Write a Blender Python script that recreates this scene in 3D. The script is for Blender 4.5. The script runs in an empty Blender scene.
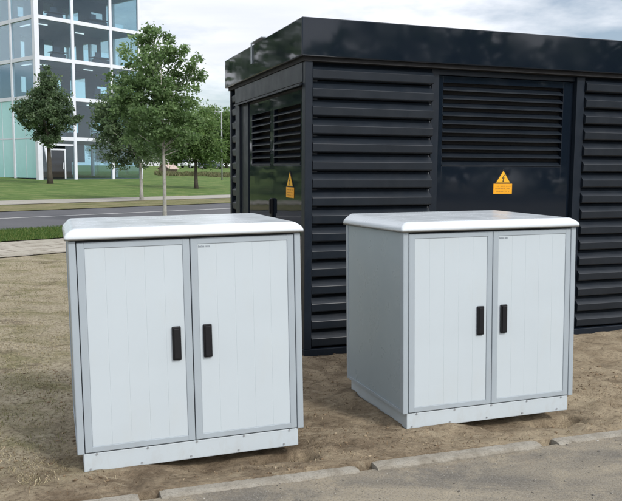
import bpy, bmesh, math, random
import numpy as np
from mathutils import Vector, Matrix

random.seed(7)
RNG = np.random.default_rng(7)
scene = bpy.context.scene
COL = scene.collection

# ------------------------------------------------------------------ camera
cam_data = bpy.data.cameras.new("camera")
cam = bpy.data.objects.new("camera", cam_data)
COL.objects.link(cam)
R0 = Vector((0.999984, 0.000597, 0.005574))
U0 = Vector((-0.005606, 0.106553, 0.994291))
W0 = Vector((0.0, 0.994307, -0.106555))
cam.matrix_world = Matrix(((R0.x, U0.x, -W0.x, 0), (R0.y, U0.y, -W0.y, 0),
                           (R0.z, U0.z, -W0.z, 1.5047), (0, 0, 0, 1)))
cam_data.sensor_width = 36
cam_data.sensor_fit = 'HORIZONTAL'
cam_data.lens = 36 * 760.5 / 622
cam_data.clip_start = 0.05
cam_data.clip_end = 3000
scene.camera = cam

# ------------------------------------------------------------------ light
SUN_EL = math.radians(40)
SUN_AZ = Vector((0.68, -0.73, 0)).normalized()         # towards the sun, behind the camera on the right
SUN_DIR = Vector((SUN_AZ.x * math.cos(SUN_EL), SUN_AZ.y * math.cos(SUN_EL), math.sin(SUN_EL)))
sd = bpy.data.lights.new("sun", 'SUN')
sd.energy = 2.1
sd.angle = math.radians(10)
sd.color = (1.0, 0.965, 0.91)
sun = bpy.data.objects.new("sun", sd)
COL.objects.link(sun)
sun.location = (5, -5, 12)
sun.rotation_euler = SUN_DIR.to_track_quat('Z', 'Y').to_euler()

world = bpy.data.worlds.new("World")
scene.world = world
world.use_nodes = True
wn, wl = world.node_tree.nodes, world.node_tree.links
wn.clear()


def N(nodes, kind, **kw):
    n = nodes.new(kind)
    for k, v in kw.items():
        setattr(n, k, v)
    return n


out = N(wn, 'ShaderNodeOutputWorld')
bg = N(wn, 'ShaderNodeBackground')
bg.inputs['Strength'].default_value = 0.1
sky = N(wn, 'ShaderNodeTexSky', sky_type='NISHITA', sun_disc=False)
sky.sun_elevation = SUN_EL
sky.sun_rotation = math.atan2(SUN_AZ.x, SUN_AZ.y)
tc = N(wn, 'ShaderNodeTexCoord')
sep = N(wn, 'ShaderNodeSeparateXYZ')
wl.new(tc.outputs['Generated'], sep.inputs[0])


def M(nodes, links, op, a, b=None, clamp=False):
    n = nodes.new('ShaderNodeMath')
    n.operation = op
    n.use_clamp = clamp
    for i, v in enumerate((a, b)):
        if v is None:
            continue
        if isinstance(v, (int, float)):
            n.inputs[i].default_value = v
        else:
            links.new(v, n.inputs[i])
    return n.outputs[0]


zz = M(wn, wl, 'ADD', M(wn, wl, 'MAXIMUM', sep.outputs['Z'], 0.0), 0.16)
comb = N(wn, 'ShaderNodeCombineXYZ')
wl.new(M(wn, wl, 'DIVIDE', sep.outputs['X'], zz), comb.inputs[0])
wl.new(M(wn, wl, 'DIVIDE', sep.outputs['Y'], zz), comb.inputs[1])
comb.inputs[2].default_value = 27.2
n1 = N(wn, 'ShaderNodeTexNoise')
n1.inputs['Scale'].default_value = 0.75
n1.inputs['Detail'].default_value = 7
n1.inputs['Roughness'].default_value = 0.55
wl.new(comb.outputs[0], n1.inputs['Vector'])
cov = N(wn, 'ShaderNodeMapRange')
cov.inputs['From Min'].default_value = 0.36
cov.inputs['From Max'].default_value = 0.50
cov.inputs['To Min'].default_value = 0.12
wl.new(n1.outputs['Fac'], cov.inputs['Value'])
n2 = N(wn, 'ShaderNodeTexNoise')
n2.inputs['Scale'].default_value = 1.3
n2.inputs['Detail'].default_value = 6
mp2 = N(wn, 'ShaderNodeMapping')
mp2.inputs['Location'].default_value = (4.2, 1.7, 8.8)
mp2.inputs['Scale'].default_value = (0.6, 1.3, 1)
wl.new(comb.outputs[0], mp2.inputs['Vector'])
wl.new(mp2.outputs[0], n2.inputs['Vector'])
shade = N(wn, 'ShaderNodeValToRGB')
shade.color_ramp.elements[0].position = 0.34
shade.color_ramp.elements[0].color = (8.3, 8.7, 9.7, 1)
shade.color_ramp.elements[1].position = 0.62
shade.color_ramp.elements[1].color = (11.0, 11.2, 11.6, 1)
wl.new(n2.outputs['Fac'], shade.inputs['Fac'])
# the clouds are brighter around the veiled sun
nrm = N(wn, 'ShaderNodeVectorMath', operation='NORMALIZE')
wl.new(tc.outputs['Generated'], nrm.inputs[0])
dp = N(wn, 'ShaderNodeVectorMath', operation='DOT_PRODUCT')
wl.new(nrm.outputs[0], dp.inputs[0])
dp.inputs[1].default_value = SUN_DIR
glow = M(wn, wl, 'ADD', M(wn, wl, 'MULTIPLY', M(wn, wl, 'POWER', M(wn, wl, 'MAXIMUM', dp.outputs['Value'], 0.0), 3.0), 0.75), 1.0)
gs = N(wn, 'ShaderNodeVectorMath', operation='SCALE')
wl.new(shade.outputs[0], gs.inputs[0])
wl.new(glow, gs.inputs['Scale'])
mixs = N(wn, 'ShaderNodeMixRGB')
wl.new(cov.outputs[0], mixs.inputs['Fac'])
wl.new(sky.outputs[0], mixs.inputs[1])
wl.new(gs.outputs[0], mixs.inputs[2])
wl.new(mixs.outputs[0], bg.inputs['Color'])
wl.new(bg.outputs[0], out.inputs['Surface'])

scene.view_settings.view_transform = 'Standard'
scene.view_settings.look = 'None'
scene.view_settings.exposure = 0.10
scene.view_settings.gamma = 1.0
scene.view_settings.use_curve_mapping = False


# ------------------------------------------------------------------ helpers
def tag(o, label=None, cat=None, group=None, kind=None):
    if label:
        o['label'] = label
    if cat:
        o['category'] = cat
    if group:
        o['group'] = group
    if kind:
        o['kind'] = kind
    return o


def empty(name, mat, label, cat, group=None):
    o = bpy.data.objects.new(name, None)
    o.empty_display_size = 0.2
    COL.objects.link(o)
    o.matrix_world = mat
    return tag(o, label, cat, group)


class MB:
    """Collects boxes, prisms, tubes and faces; build() links them as one mesh object."""

    def __init__(self):
        self.bm = bmesh.new()

    def box(self, x0, x1, y0, y1, z0, z1, bevel=0.0, seg=2):
        r = bmesh.ops.create_cube(self.bm, size=1.0)
        vs = r['verts']
        for v in vs:
            v.co = Vector((x0 + (v.co.x + .5) * (x1 - x0), y0 + (v.co.y + .5) * (y1 - y0), z0 + (v.co.z + .5) * (z1 - z0)))
        if bevel > 0:
            es = list({e for v in vs for e in v.link_edges})
            bmesh.ops.bevel(self.bm, geom=es, offset=bevel, segments=seg, profile=0.5, affect='EDGES')
        return vs

    def prism_x(self, prof, x0, x1):
        """closed profile of (y, z) extruded along x"""
        a = [self.bm.verts.new((x0, y, z)) for y, z in prof]
        b = [self.bm.verts.new((x1, y, z)) for y, z in prof]
        n = len(prof)
        for i in range(n):
            self.bm.faces.new((a[i], a[(i + 1) % n], b[(i + 1) % n], b[i]))
        self.bm.faces.new(a[::-1])
        self.bm.faces.new(b)

    def prism(self, pts, vec):
        vec = Vector(vec)
        a = [self.bm.verts.new(Vector(p)) for p in pts]
        b = [self.bm.verts.new(Vector(p) + vec) for p in pts]
        n = len(pts)
        for i in range(n):
            self.bm.faces.new((a[i], a[(i + 1) % n], b[(i + 1) % n], b[i]))
        self.bm.faces.new(a[::-1])
        self.bm.faces.new(b)

    def tube(self, pts, radii, seg=8, cap=True):
        rings = []
        n = len(pts)
        pts = [Vector(p) for p in pts]
        for i, p in enumerate(pts):
            d = (pts[min(i + 1, n - 1)] - pts[max(i - 1, 0)]).normalized()
            q = d.to_track_quat('Z', 'Y')
            r = radii[i] if hasattr(radii, '__len__') else radii
            rings.append([self.bm.verts.new(p + q @ Vector((r * math.cos(2 * math.pi * k / seg), r * math.sin(2 * math.pi * k / seg), 0))) for k in range(seg)])
        for i in range(n - 1):
            for k in range(seg):
                self.bm.faces.new((rings[i][k], rings[i][(k + 1) % seg], rings[i + 1][(k + 1) % seg], rings[i + 1][k]))
        if cap:
            self.bm.faces.new(rings[0][::-1])
            self.bm.faces.new(rings[-1])

    def build(self, name, mat, parent=None, smooth=False, matrix=None):
        bmesh.ops.recalc_face_normals(self.bm, faces=self.bm.faces)
        me = bpy.data.meshes.new(name)
        self.bm.to_mesh(me)
        self.bm.free()
        if mat:
            me.materials.append(mat)
        if smooth:
            me.shade_smooth()
        o = bpy.data.objects.new(name, me)
        COL.objects.link(o)
        if parent:
            o.parent = parent
        if matrix is not None:
            o.matrix_world = matrix
        return o


def mesh_np(name, verts, faces, mat, parent=None, smooth=False, colors=None):
    """verts (n,3), faces (m,k) all of k corners; colors: per-face rgb"""
    verts = np.ascontiguousarray(verts, np.float32)
    faces = np.ascontiguousarray(faces, np.int32)
    m, k = faces.shape
    me = bpy.data.meshes.new(name)
    me.vertices.add(len(verts))
    me.vertices.foreach_set('co', verts.ravel())
    me.loops.add(m * k)
    me.loops.foreach_set('vertex_index', faces.ravel())
    me.polygons.add(m)
    me.polygons.foreach_set('loop_start', np.arange(0, m * k, k, dtype=np.int32))
    me.update(calc_edges=True)
    if smooth:
        me.shade_smooth()
    if colors is not None:
        at = me.attributes.new('tint', 'FLOAT', 'FACE')
        at.data.foreach_set('value', np.ascontiguousarray(colors, np.float32))
    me.materials.append(mat)
    o = bpy.data.objects.new(name, me)
    COL.objects.link(o)
    if parent:
        o.parent = parent
    return o


# ------------------------------------------------------------------ materials
def new_mat(name):
    m = bpy.data.materials.new(name)
    m.use_nodes = True
    nt = m.node_tree
    b = nt.nodes['Principled BSDF']
    return m, nt.nodes, nt.links, b


def noise(nodes, links, vec, scale, detail=4, rough=0.55, dist=0.0):
    n = nodes.new('ShaderNodeTexNoise')
    n.inputs['Scale'].default_value = scale
    n.inputs['Detail'].default_value = detail
    n.inputs['Roughness'].default_value = rough
    n.inputs['Distortion'].default_value = dist
    if vec is not None:
        links.new(vec, n.inputs['Vector'])
    return n.outputs['Fac']


def ramp(nodes, links, fac, stops):
    r = nodes.new('ShaderNodeValToRGB')
    while len(r.color_ramp.elements) < len(stops):
        r.color_ramp.elements.new(0.5)
    for e, (p, c) in zip(r.color_ramp.elements, stops):
        e.position = p
        e.color = (c, c, c, 1) if isinstance(c, (int, float)) else (*c, 1)
    links.new(fac, r.inputs['Fac'])
    return r.outputs[0]


def mix(nodes, links, fac, a, b, mode='MIX'):
    m = nodes.new('ShaderNodeMixRGB')
    m.blend_type = mode
    for s, v in ((m.inputs[0], fac), (m.inputs[1], a), (m.inputs[2], b)):
        if isinstance(v, (int, float)):
            s.default_value = v
        elif isinstance(v, tuple):
            s.default_value = (*v, 1)
        else:
            links.new(v, s)
    return m.outputs[0]


def bump(nodes, links, bsdf, h, strength, dist=0.01):
    b = nodes.new('ShaderNodeBump')
    b.inputs['Strength'].default_value = strength
    b.inputs['Distance'].default_value = dist
    links.new(h, b.inputs['Height'])
    links.new(b.outputs[0], bsdf.inputs['Normal'])


def objvec(nodes, kind='Object'):
    return nodes.new('ShaderNodeTexCoord').outputs[kind]


def worldpos(nodes):
    return nodes.new('ShaderNodeNewGeometry').outputs['Position']


def stretch(nodes, links, vec, sc):
    mp = nodes.new('ShaderNodeMapping')
    mp.inputs['Scale'].default_value = sc
    links.new(vec, mp.inputs['Vector'])
    return mp.outputs[0]


def paint(name, col, rough=0.45, var=0.06, dirt=None, scale=6.0, spec=0.5, bmp=0.0, metallic=0.0, coat=0.0):
    m, nd, lk, b = new_mat(name)
    v = objvec(nd)
    f = noise(nd, lk, v, scale, 5, 0.6)
    c = mix(nd, lk, ramp(nd, lk, f, [(0.3, 0.0), (0.7, 1.0)]), tuple(x * (1 - var) for x in col), tuple(min(1, x * (1 + var)) for x in col))
    if dirt:
        f2 = noise(nd, lk, stretch(nd, lk, v, (1.0, 1.0, 0.35)), scale * 2.3, 6, 0.65)
        c = mix(nd, lk, ramp(nd, lk, f2, [(0.52, 0.0), (0.8, dirt[1])]), c, dirt[0])
    lk.new(c, b.inputs['Base Color'])
    f3 = noise(nd, lk, v, scale * 3, 4)
    lk.new(ramp(nd, lk, f3, [(0.3, max(0.02, rough - 0.06)), (0.7, rough + 0.06)]), b.inputs['Roughness'])
    b.inputs['Specular IOR Level'].default_value = spec
    b.inputs['Metallic'].default_value = metallic
    b.inputs['Coat Weight'].default_value = coat
    if bmp:
        bump(nd, lk, b, noise(nd, lk, v, 260, 2), bmp, 0.001)
    return m


MAT = {}
def splash(m):
    nd, lk = m.node_tree.nodes, m.node_tree.links
    b = nd['Principled BSDF']
    src = b.inputs['Base Color'].links[0].from_socket
    v = objvec(nd)
    sp = nd.new('ShaderNodeSeparateXYZ')
    lk.new(v, sp.inputs[0])
    f = M(nd, lk, 'SUBTRACT', noise(nd, lk, stretch(nd, lk, v, (1, 1, 0.5)), 24, 6, 0.7), M(nd, lk, 'MULTIPLY', sp.outputs['Z'], 1.6))
    lk.new(mix(nd, lk, ramp(nd, lk, f, [(0.42, 0.0), (0.66, 0.16)]), src, (0.30, 0.25, 0.18)), b.inputs['Base Color'])


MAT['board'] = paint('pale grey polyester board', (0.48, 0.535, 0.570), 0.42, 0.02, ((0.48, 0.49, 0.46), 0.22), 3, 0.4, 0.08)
splash(MAT['board'])
MAT['frame'] = paint('grey anodised aluminium', (0.335, 0.382, 0.418), 0.42, 0.04, ((0.30, 0.30, 0.29), 0.25), 5, 0.5)
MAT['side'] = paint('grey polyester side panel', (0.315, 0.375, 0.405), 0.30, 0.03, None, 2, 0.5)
MAT['lid'] = paint('light grey moulded lid', (0.59, 0.63, 0.66), 0.24, 0.02, ((0.56, 0.59, 0.60), 0.05), 2.5, 0.5, 0.05)
MAT['handle'] = paint('black moulded plastic', (0.008, 0.008, 0.010), 0.5, 0.1, None, 20, 0.3)
MAT['bolt'] = paint('dull zinc bolt', (0.28, 0.29, 0.30), 0.5, 0.1, None, 30, 0.4, 0, 0.0)
MAT['ink'] = paint('grey printed lettering', (0.22, 0.25, 0.28), 0.6)
MAT['gap'] = paint('dark gap backing', (0.05, 0.055, 0.06), 0.7)  # dark fill that shows in the seams round doors and lid

MAT['steel'] = paint('anthracite lacquered steel', (0.009, 0.014, 0.022), 0.36, 0.12, ((0.03, 0.03, 0.03), 0.3), 3.5, 0.3)
MAT['slat'] = paint('anthracite louvre sheet', (0.011, 0.0155, 0.022), 0.36, 0.14, ((0.03, 0.032, 0.036), 0.3), 2.5, 0.36)
MAT['void'] = paint('black vent opening', (0.006, 0.006, 0.007), 0.8)
MAT['yellow'] = paint('warning yellow sheet', (0.80, 0.36, 0.012), 0.4, 0.06)
MAT['yellow_tri'] = paint('warning yellow triangle', (0.80, 0.43, 0.025), 0.4, 0.05)
MAT['print'] = paint('faded sign print', (0.42, 0.20, 0.02), 0.5)
MAT['black'] = paint('black sign print', (0.01, 0.01, 0.01), 0.5)


def gloss_steel():
    m, nd, lk, b = new_mat('glossy anthracite fascia sheet')
    v = objvec(nd)
    b.inputs['Base Color'].default_value = (0.006, 0.010, 0.017, 1)
    f = noise(nd, lk, v, 2.2, 3)
    lk.new(ramp(nd, lk, f, [(0.35, 0.03), (0.7, 0.08)]), b.inputs['Roughness'])
    b.inputs['Specular IOR Level'].default_value = 0.4
    bump(nd, lk, b, noise(nd, lk, v, 1.6, 2), 0.05, 0.03)
    return m


MAT['gloss'] = gloss_steel()

# ------------------------------------------------------------------ terrain
KANG = 0.356
KU = Vector((math.cos(KANG), math.sin(KANG), 0))
KV = Vector((-math.sin(KANG), math.cos(KANG), 0))
K0 = Vector((-1.099, 3.149, 0))
RD = Vector((0.68, 0.733, 0)).normalized()       # the road runs this way
RN = Vector((-0.733, 0.68, 0)).normalized()      # and lies this way from the camera


def base_z(x, y):
    s = RN.x * x + RN.y * y
    yn = np.clip(y, -60, 6.4)
    z = np.where(yn < 6.0, 0.155 - 0.0245 * yn, 0.155 - 0.0245 * 6.0 - 0.0)
    z = np.where(y < -2, 0.155 + 0.049, z)
    far = np.clip((y - 6.0) / 6.0, 0, 1)
    z = z * (1 - far) + 0.0 * far
    z = z + np.clip(s - 34, 0, 27) * 0.0165 + np.clip(s - 61, 0, 60) * 0.025
    return z


def fbm(x, y, seed, octs):
    """sum of value-noise octaves; octs: (wavelength, amplitude)"""
    r = np.random.default_rng(seed)
    tot = np.zeros_like(x)
    for wl_, amp in octs:
        T = r.random((256, 256)) * 2 - 1
        a, b = x / wl_ + 300.3, y / wl_ + 300.7
        i, j = np.floor(a).astype(int), np.floor(b).astype(int)
        fa, fb = a - i, b - j
        fa, fb = fa * fa * (3 - 2 * fa), fb * fb * (3 - 2 * fb)
        g = lambda p, q: T[p % 256, q % 256]
        tot += amp * ((g(i, j) * (1 - fa) + g(i + 1, j) * fa) * (1 - fb) + (g(i, j + 1) * (1 - fa) + g(i + 1, j + 1) * fa) * fb)
    return tot


def rot_frame(x, y, z, yaw, tx, ty):
    return Matrix.Translation((x, y, z)) @ Matrix.Rotation(yaw, 4, 'Z') @ Matrix.Rotation(ty, 4, 'Y') @ Matrix.Rotation(tx, 4, 'X')


CW, CD, CH, CP, CPS = 1.12, 0.862, 1.011, 0.087, 0.028
# cabinet origins: front left corner of the plinth underside
MA = rot_frame(-1.0926, 3.4528, 0.1566, 0.3256, -0.024, -0.0161) @ Matrix.Translation((0, 0, -CP))
MBX = rot_frame(0.5153, 4.0943, 0.1522, 0.3245, -0.0201, -0.0092) @ Matrix.Translation((0, 0, -CP))
KIOSK = Matrix.Translation((-0.0518, 6.0255, 0)) @ Matrix.Rotation(0.3403, 4, 'Z')


def soil_z(x, y):
    u = (x - K0.x) * KU.x + (y - K0.y) * KU.y
    v = (x - K0.x) * KV.x + (y - K0.y) * KV.y
    z = base_z(x, y)
    near = np.clip(1 - (np.abs(u - 1.0) - 5.0) / 2.0, 0, 1) * np.clip(1 - (v - 4.0) / 2.0, 0, 1)
    grassy = np.clip((-u + 0.0) / 1.2, 0, 1) * np.clip((v - 0.4) / 0.5, 0, 1)
    n = fbm(x, y, 3, [(0.9, 0.014), (0.33, 0.009), (0.13, 0.006), (0.055, 0.005)])
    n += np.maximum(fbm(x, y, 9, [(0.16, 0.03), (0.07, 0.014)]) - 0.012, 0) * 0.8
    z = z - 0.004 + n * near * (1 - 0.45 * grassy)
    # soil packed round the plinths, washed out at their right front corners
    for Mx, hole in ((MA, 1.0), (MBX, 1.0)):
        inv = Mx.inverted()
        lx = inv[0][0] * x + inv[0][1] * y + inv[0][3]
        ly = inv[1][0] * x + inv[1][1] * y + inv[1][3]
        zb = Mx[2][3] + Mx[2][0] * lx + Mx[2][1] * ly
        dx = np.maximum(np.maximum(CPS - lx, lx - (CW - CPS)), 0)
        dy = np.maximum(np.maximum(0.01 - ly, ly - CD), 0)
        d = np.hypot(dx, dy)
        inside = (d <= 0.0)
        k = np.clip(1 - d / 0.13, 0, 1)
        k = k * k * (3 - 2 * k)
        wash = np.clip((lx - 0.30) / 0.30, 0, 1) * np.clip((0.45 - ly) / 0.3, 0, 1)
        k = k * (1 - wash)
        tgt = zb + 0.006 + n * 0.35 * (1 - inside)
        z = z * (1 - k) + tgt * k
        z = z - wash * 0.042 * np.clip(1 - d / 0.30, 0, 1)
        hx, hy = lx - (CW - 0.05), ly - 0.0
        z = z - 0.12 * np.exp(-(hx / 0.085) ** 4 - (hy / 0.075) ** 4) - 0.085 * np.exp(-((lx - 0.90) / 0.055) ** 4 - ((ly + 0.005) / 0.05) ** 4) - 0.02 * np.exp(-((lx - 0.6) / 0.09) ** 2 - ((ly + 0.01) / 0.05) ** 2)
        z = np.where(inside, np.minimum(z, zb - 0.006 - 0.05 * np.clip((0.5 - ly) / 0.2, 0, 1) * np.clip((lx - 0.35) / 0.15, 0, 1)), z)
    # level with the kerb top along it
    kt = np.clip(1 - v / 0.10, 0, 1)
    z = z * (1 - kt) + (base_z(x, y) - 0.006 + n * 0.6) * kt
    return z


def graded(fine0, fine1, step, far0, far1, grow=1.22):
    c = list(np.arange(fine0, fine1, step))
    s, p = step, c[-1]
    while p < far1:
        s *= grow
        p += s
        c.append(p)
    s, p = step, c[0]
    lo = []
    while p > far0:
        s *= grow
        p -= s
        lo.append(p)
    return np.array(lo[::-1] + c)


def sheet(name, U, V, zf, mat, smooth=True, origin=K0, ua=KU, va=KV):
    uu, vv = np.meshgrid(U, V)
    x = origin.x + uu * ua.x + vv * va.x
    y = origin.y + uu * ua.y + vv * va.y
    z = zf(x, y, uu, vv)
    verts = np.stack([x.ravel(), y.ravel(), z.ravel()], 1)
    nu, nv = len(U), len(V)
    i = np.arange(nu * nv).reshape(nv, nu)
    faces = np.stack([i[:-1, :-1].ravel(), i[:-1, 1:].ravel(), i[1:, 1:].ravel(), i[1:, :-1].ravel()], 1)
    return mesh_np(name, verts, faces, mat, smooth=smooth)


def soil_material():
    m, nd, lk, b = new_mat('sandy soil and dry turf')
    p = worldpos(nd)
    big = noise(nd, lk, p, 0.9, 6, 0.6, 0.4)
    mid = noise(nd, lk, p, 4.5, 7, 0.65, 0.3)
    fine = noise(nd, lk, p, 38, 6, 0.7)
    grain = noise(nd, lk, p, 190, 3, 0.6)
    soil = mix(nd, lk, ramp(nd, lk, mid, [(0.36, 0.0), (0.62, 1.0)]), (0.185, 0.138, 0.092), (0.44, 0.35, 0.238))
    sand = mix(nd, lk, ramp(nd, lk, mid, [(0.30, 0.0), (0.66, 1.0)]), (0.30, 0.232, 0.152), (0.56, 0.46, 0.32))
    # sandier towards the kiosk and to the right
    sp = nd.new('ShaderNodeSeparateXYZ')
    lk.new(p, sp.inputs[0])
    ax = M(nd, lk, 'ADD', M(nd, lk, 'MULTIPLY', sp.outputs['X'], 0.55), M(nd, lk, 'MULTIPLY', big, 1.6))
    c = mix(nd, lk, ramp(nd, lk, M(nd, lk, 'MULTIPLY', ax, 0.5), [(0.42, 0.0), (0.95, 1.0)]), soil, sand)
    # dry lawn on the left
    dry = mix(nd, lk, ramp(nd, lk, fine, [(0.35, 0.0), (0.65, 1.0)]), (0.33, 0.285, 0.195), (0.56, 0.49, 0.36))
    stripe = noise(nd, lk, stretch(nd, lk, p, (0.8, 1.2, 1)), 1.9, 6, 0.62, 0.5)
    green = mix(nd, lk, ramp(nd, lk, fine, [(0.3, 0.0), (0.7, 1.0)]), (0.125, 0.128, 0.048), (0.25, 0.24, 0.10))
    lawn = mix(nd, lk, ramp(nd, lk, stripe, [(0.46, 0.0), (0.62, 0.65)]), dry, green)
    la = M(nd, lk, 'ADD', M(nd, lk, 'ADD', M(nd, lk, 'MULTIPLY', sp.outputs['X'], -0.9), M(nd, lk, 'MULTIPLY', sp.outputs['Y'], 0.30)), M(nd, lk, 'MULTIPLY', mid, 1.5))
    c = mix(nd, lk, ramp(nd, lk, M(nd, lk, 'MULTIPLY', la, 0.25), [(0.66, 0.0), (0.86, 1.0)]), c, lawn)
    c = mix(nd, lk, ramp(nd, lk, grain, [(0.25, 0.35), (0.5, 0.0)]), c, (0.07, 0.05, 0.035))
    c = mix(nd, lk, ramp(nd, lk, fine, [(0.30, 0.7), (0.49, 0.0)]), c, (0.085, 0.062, 0.040))
    blot = noise(nd, lk, p, 2.4, 7, 0.7, 0.8)
    c = mix(nd, lk, ramp(nd, lk, blot, [(0.54, 0.0), (0.66, 0.6)]), c, (0.105, 0.077, 0.052))
    scr = noise(nd, lk, stretch(nd, lk, p, (2.2, 5.0, 2.0)), 1.9, 7, 0.72, 1.4)
    c = mix(nd, lk, ramp(nd, lk, scr, [(0.54, 0.0), (0.64, 0.7)]), c, (0.46, 0.385, 0.275))
    lk.new(c, b.inputs['Base Color'])
    b.inputs['Roughness'].default_value = 0.95
    b.inputs['Specular IOR Level'].default_value = 0.15
    h = M(nd, lk, 'ADD', M(nd, lk, 'ADD', fine, M(nd, lk, 'MULTIPLY', scr, 0.3)), M(nd, lk, 'MULTIPLY', grain, 0.5))
    bump(nd, lk, b, h, 1.0, 0.026)
    return m


def soil_sheet_z(x, y, u, v):
    z = soil_z(x, y)
    z = np.where(v < -0.02, base_z(x, y) - 0.16, z)
    return z


Ucoords = graded(-2.2, 4.9, 0.021, -900, 900)
Vcoords = graded(-0.06, 3.6, 0.021, -60, 1400)
tag(sheet('ground', Ucoords, Vcoords, soil_sheet_z, soil_material()), kind='structure')


def yard_material():
    m, nd, lk, b = new_mat('dusty worn asphalt')
    p = worldpos(nd)
    big = noise(nd, lk, stretch(nd, lk, p, (0.6, 1.6, 1)), 1.6, 6, 0.62, 0.6)
    mid = noise(nd, lk, p, 7, 6, 0.65, 0.3)
    st = noise(nd, lk, p, 120, 3, 0.6)
    vo = nd.new('ShaderNodeTexVoronoi')
    vo.inputs['Scale'].default_value = 95
    lk.new(p, vo.inputs['Vector'])
    c = mix(nd, lk, ramp(nd, lk, big, [(0.38, 0.0), (0.60, 1.0)]), (0.150, 0.136, 0.115), (0.275, 0.240, 0.182))
    c = mix(nd, lk, ramp(nd, lk, mid, [(0.5, 0.0), (0.72, 0.6)]), c, (0.36, 0.31, 0.225))
    dk = nd.new('ShaderNodeVectorMath')
    dk.operation = 'DOT_PRODUCT'
    lk.new(p, dk.inputs[0])
    dk.inputs[1].default_value = KV
    v_ = M(nd, lk, 'SUBTRACT', dk.outputs['Value'], K0.dot(KV))
    drift = M(nd, lk, 'ADD', M(nd, lk, 'MULTIPLY', v_, 1.6), M(nd, lk, 'MULTIPLY', noise(nd, lk, p, 5, 6, 0.65, 0.5), 1.3))
    c = mix(nd, lk, ramp(nd, lk, drift, [(0.30, 0.0), (0.65, 0.4)]), c, (0.33, 0.27, 0.19))
    c = mix(nd, lk, ramp(nd, lk, vo.outputs['Distance'], [(0.15, 0.35), (0.5, 0.0)]), c, (0.30, 0.285, 0.26))
    c = mix(nd, lk, ramp(nd, lk, st, [(0.3, 0.5), (0.5, 0.0)]), c, (0.06, 0.055, 0.05))
    lk.new(c, b.inputs['Base Color'])
    b.inputs['Roughness'].default_value = 0.9
    b.inputs['Specular IOR Level'].default_value = 0.2
    bump(nd, lk, b, M(nd, lk, 'ADD', M(nd, lk, 'MULTIPLY', mid, 0.8), st), 0.6, 0.008)
    return m


def yard_z(x, y, u, v):
    n = fbm(x, y, 21, [(1.4, 0.010), (0.4, 0.004), (0.09, 0.0018)])
    lip = np.clip((v + 0.24) / 0.16, 0, 1)
    return base_z(x, y) - 0.029 + n * np.clip(1 - (np.abs(u) - 8) / 4, 0, 1) + lip * 0.006


tag(sheet('asphalt_yard', graded(-1.5, 4.2, 0.035, -120, 120), np.concatenate([-np.geomspace(0.035, 60, 90)[::-1] - 0.05, [-0.075]]), yard_z, yard_material()), kind='structure')


# strips that follow the road: s is the distance across, t the distance along
def strip(name, s0, s1, dz, mat, t0=-260, t1=420, ns=8, nt=130, edge=0.0, seed=1):
    T = np.concatenate([np.linspace(t0, -10, 30)[:-1], np.linspace(-10, 60, nt), np.linspace(60, t1, 60)[1:]])
    S = np.linspace(s0, s1, ns)

    def zf(x, y, u, v):
        return base_z(x, y) + dz
    o = sheet(name, T, S, zf, mat, True, Vector((0, 0, 0)), RD, RN)
    if edge:
        co = np.empty(len(o.data.vertices) * 3, np.float32)
        o.data.vertices.foreach_get('co', co)
        co = co.reshape(len(S), len(T), 3)
        for row in (0, -1):
            w = fbm(T, T * 0, seed + row, [(2.2, edge), (0.7, edge * 0.6)])
            co[row, :, 0] += w * RN.x
            co[row, :, 1] += w * RN.y
        o.data.vertices.foreach_set('co', co.ravel())
        o.data.update()
    return tag(o, kind='structure')


def simple_ground(name, stops, scale, fine_scale, rough=0.9, bstr=0.4, bdist=0.01, st=(1, 1, 1), fine_amt=0.4, fine_col=(0.05, 0.05, 0.045)):
    m, nd, lk, b = new_mat(name)
    p = stretch(nd, lk, worldpos(nd), st)
    c = ramp(nd, lk, noise(nd, lk, p, scale, 7, 0.65, 0.4), stops)
    f = noise(nd, lk, worldpos(nd), fine_scale, 4, 0.6)
    c = mix(nd, lk, ramp(nd, lk, f, [(0.3, fine_amt), (0.52, 0.0)]), c, fine_col)
    lk.new(c, b.inputs['Base Color'])
    b.inputs['Roughness'].default_value = rough
    b.inputs['Specular IOR Level'].default_value = 0.2
    bump(nd, lk, b, f, bstr, bdist)
    return m


def paving_material():
    m, nd, lk, b = new_mat('worn concrete paving')
    p = worldpos(nd)
    mp = nd.new('ShaderNodeMapping')
    mp.inputs['Rotation'].default_value = (0, 0, -math.atan2(RD.y, RD.x))
    lk.new(p, mp.inputs['Vector'])
    br = nd.new('ShaderNodeTexBrick')
    br.inputs['Color1'].default_value = (0.36, 0.335, 0.28, 1)
    br.inputs['Color2'].default_value = (0.41, 0.38, 0.325, 1)
    br.inputs['Mortar'].default_value = (0.16, 0.14, 0.11, 1)
    br.inputs['Scale'].default_value = 1.0
    br.inputs['Mortar Size'].default_value = 0.018
    br.inputs['Brick Width'].default_value = 0.9
    br.inputs['Row Height'].default_value = 0.62
    lk.new(mp.outputs[0], br.inputs['Vector'])
    f = noise(nd, lk, p, 2.2, 7, 0.68, 0.6)
    c = mix(nd, lk, ramp(nd, lk, f, [(0.48, 0.0), (0.72, 0.8)]), br.outputs['Color'], (0.19, 0.165, 0.125))
    f2 = noise(nd, lk, p, 34, 5, 0.65)
    c = mix(nd, lk, ramp(nd, lk, f2, [(0.32, 0.5), (0.5, 0.0)]), c, (0.15, 0.13, 0.10))
    lk.new(c, b.inputs['Base Color'])
    b.inputs['Roughness'].default_value = 0.9
    b.inputs['Specular IOR Level'].default_value = 0.2
    bump(nd, lk, b, f2, 0.4, 0.01)
    return m


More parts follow.
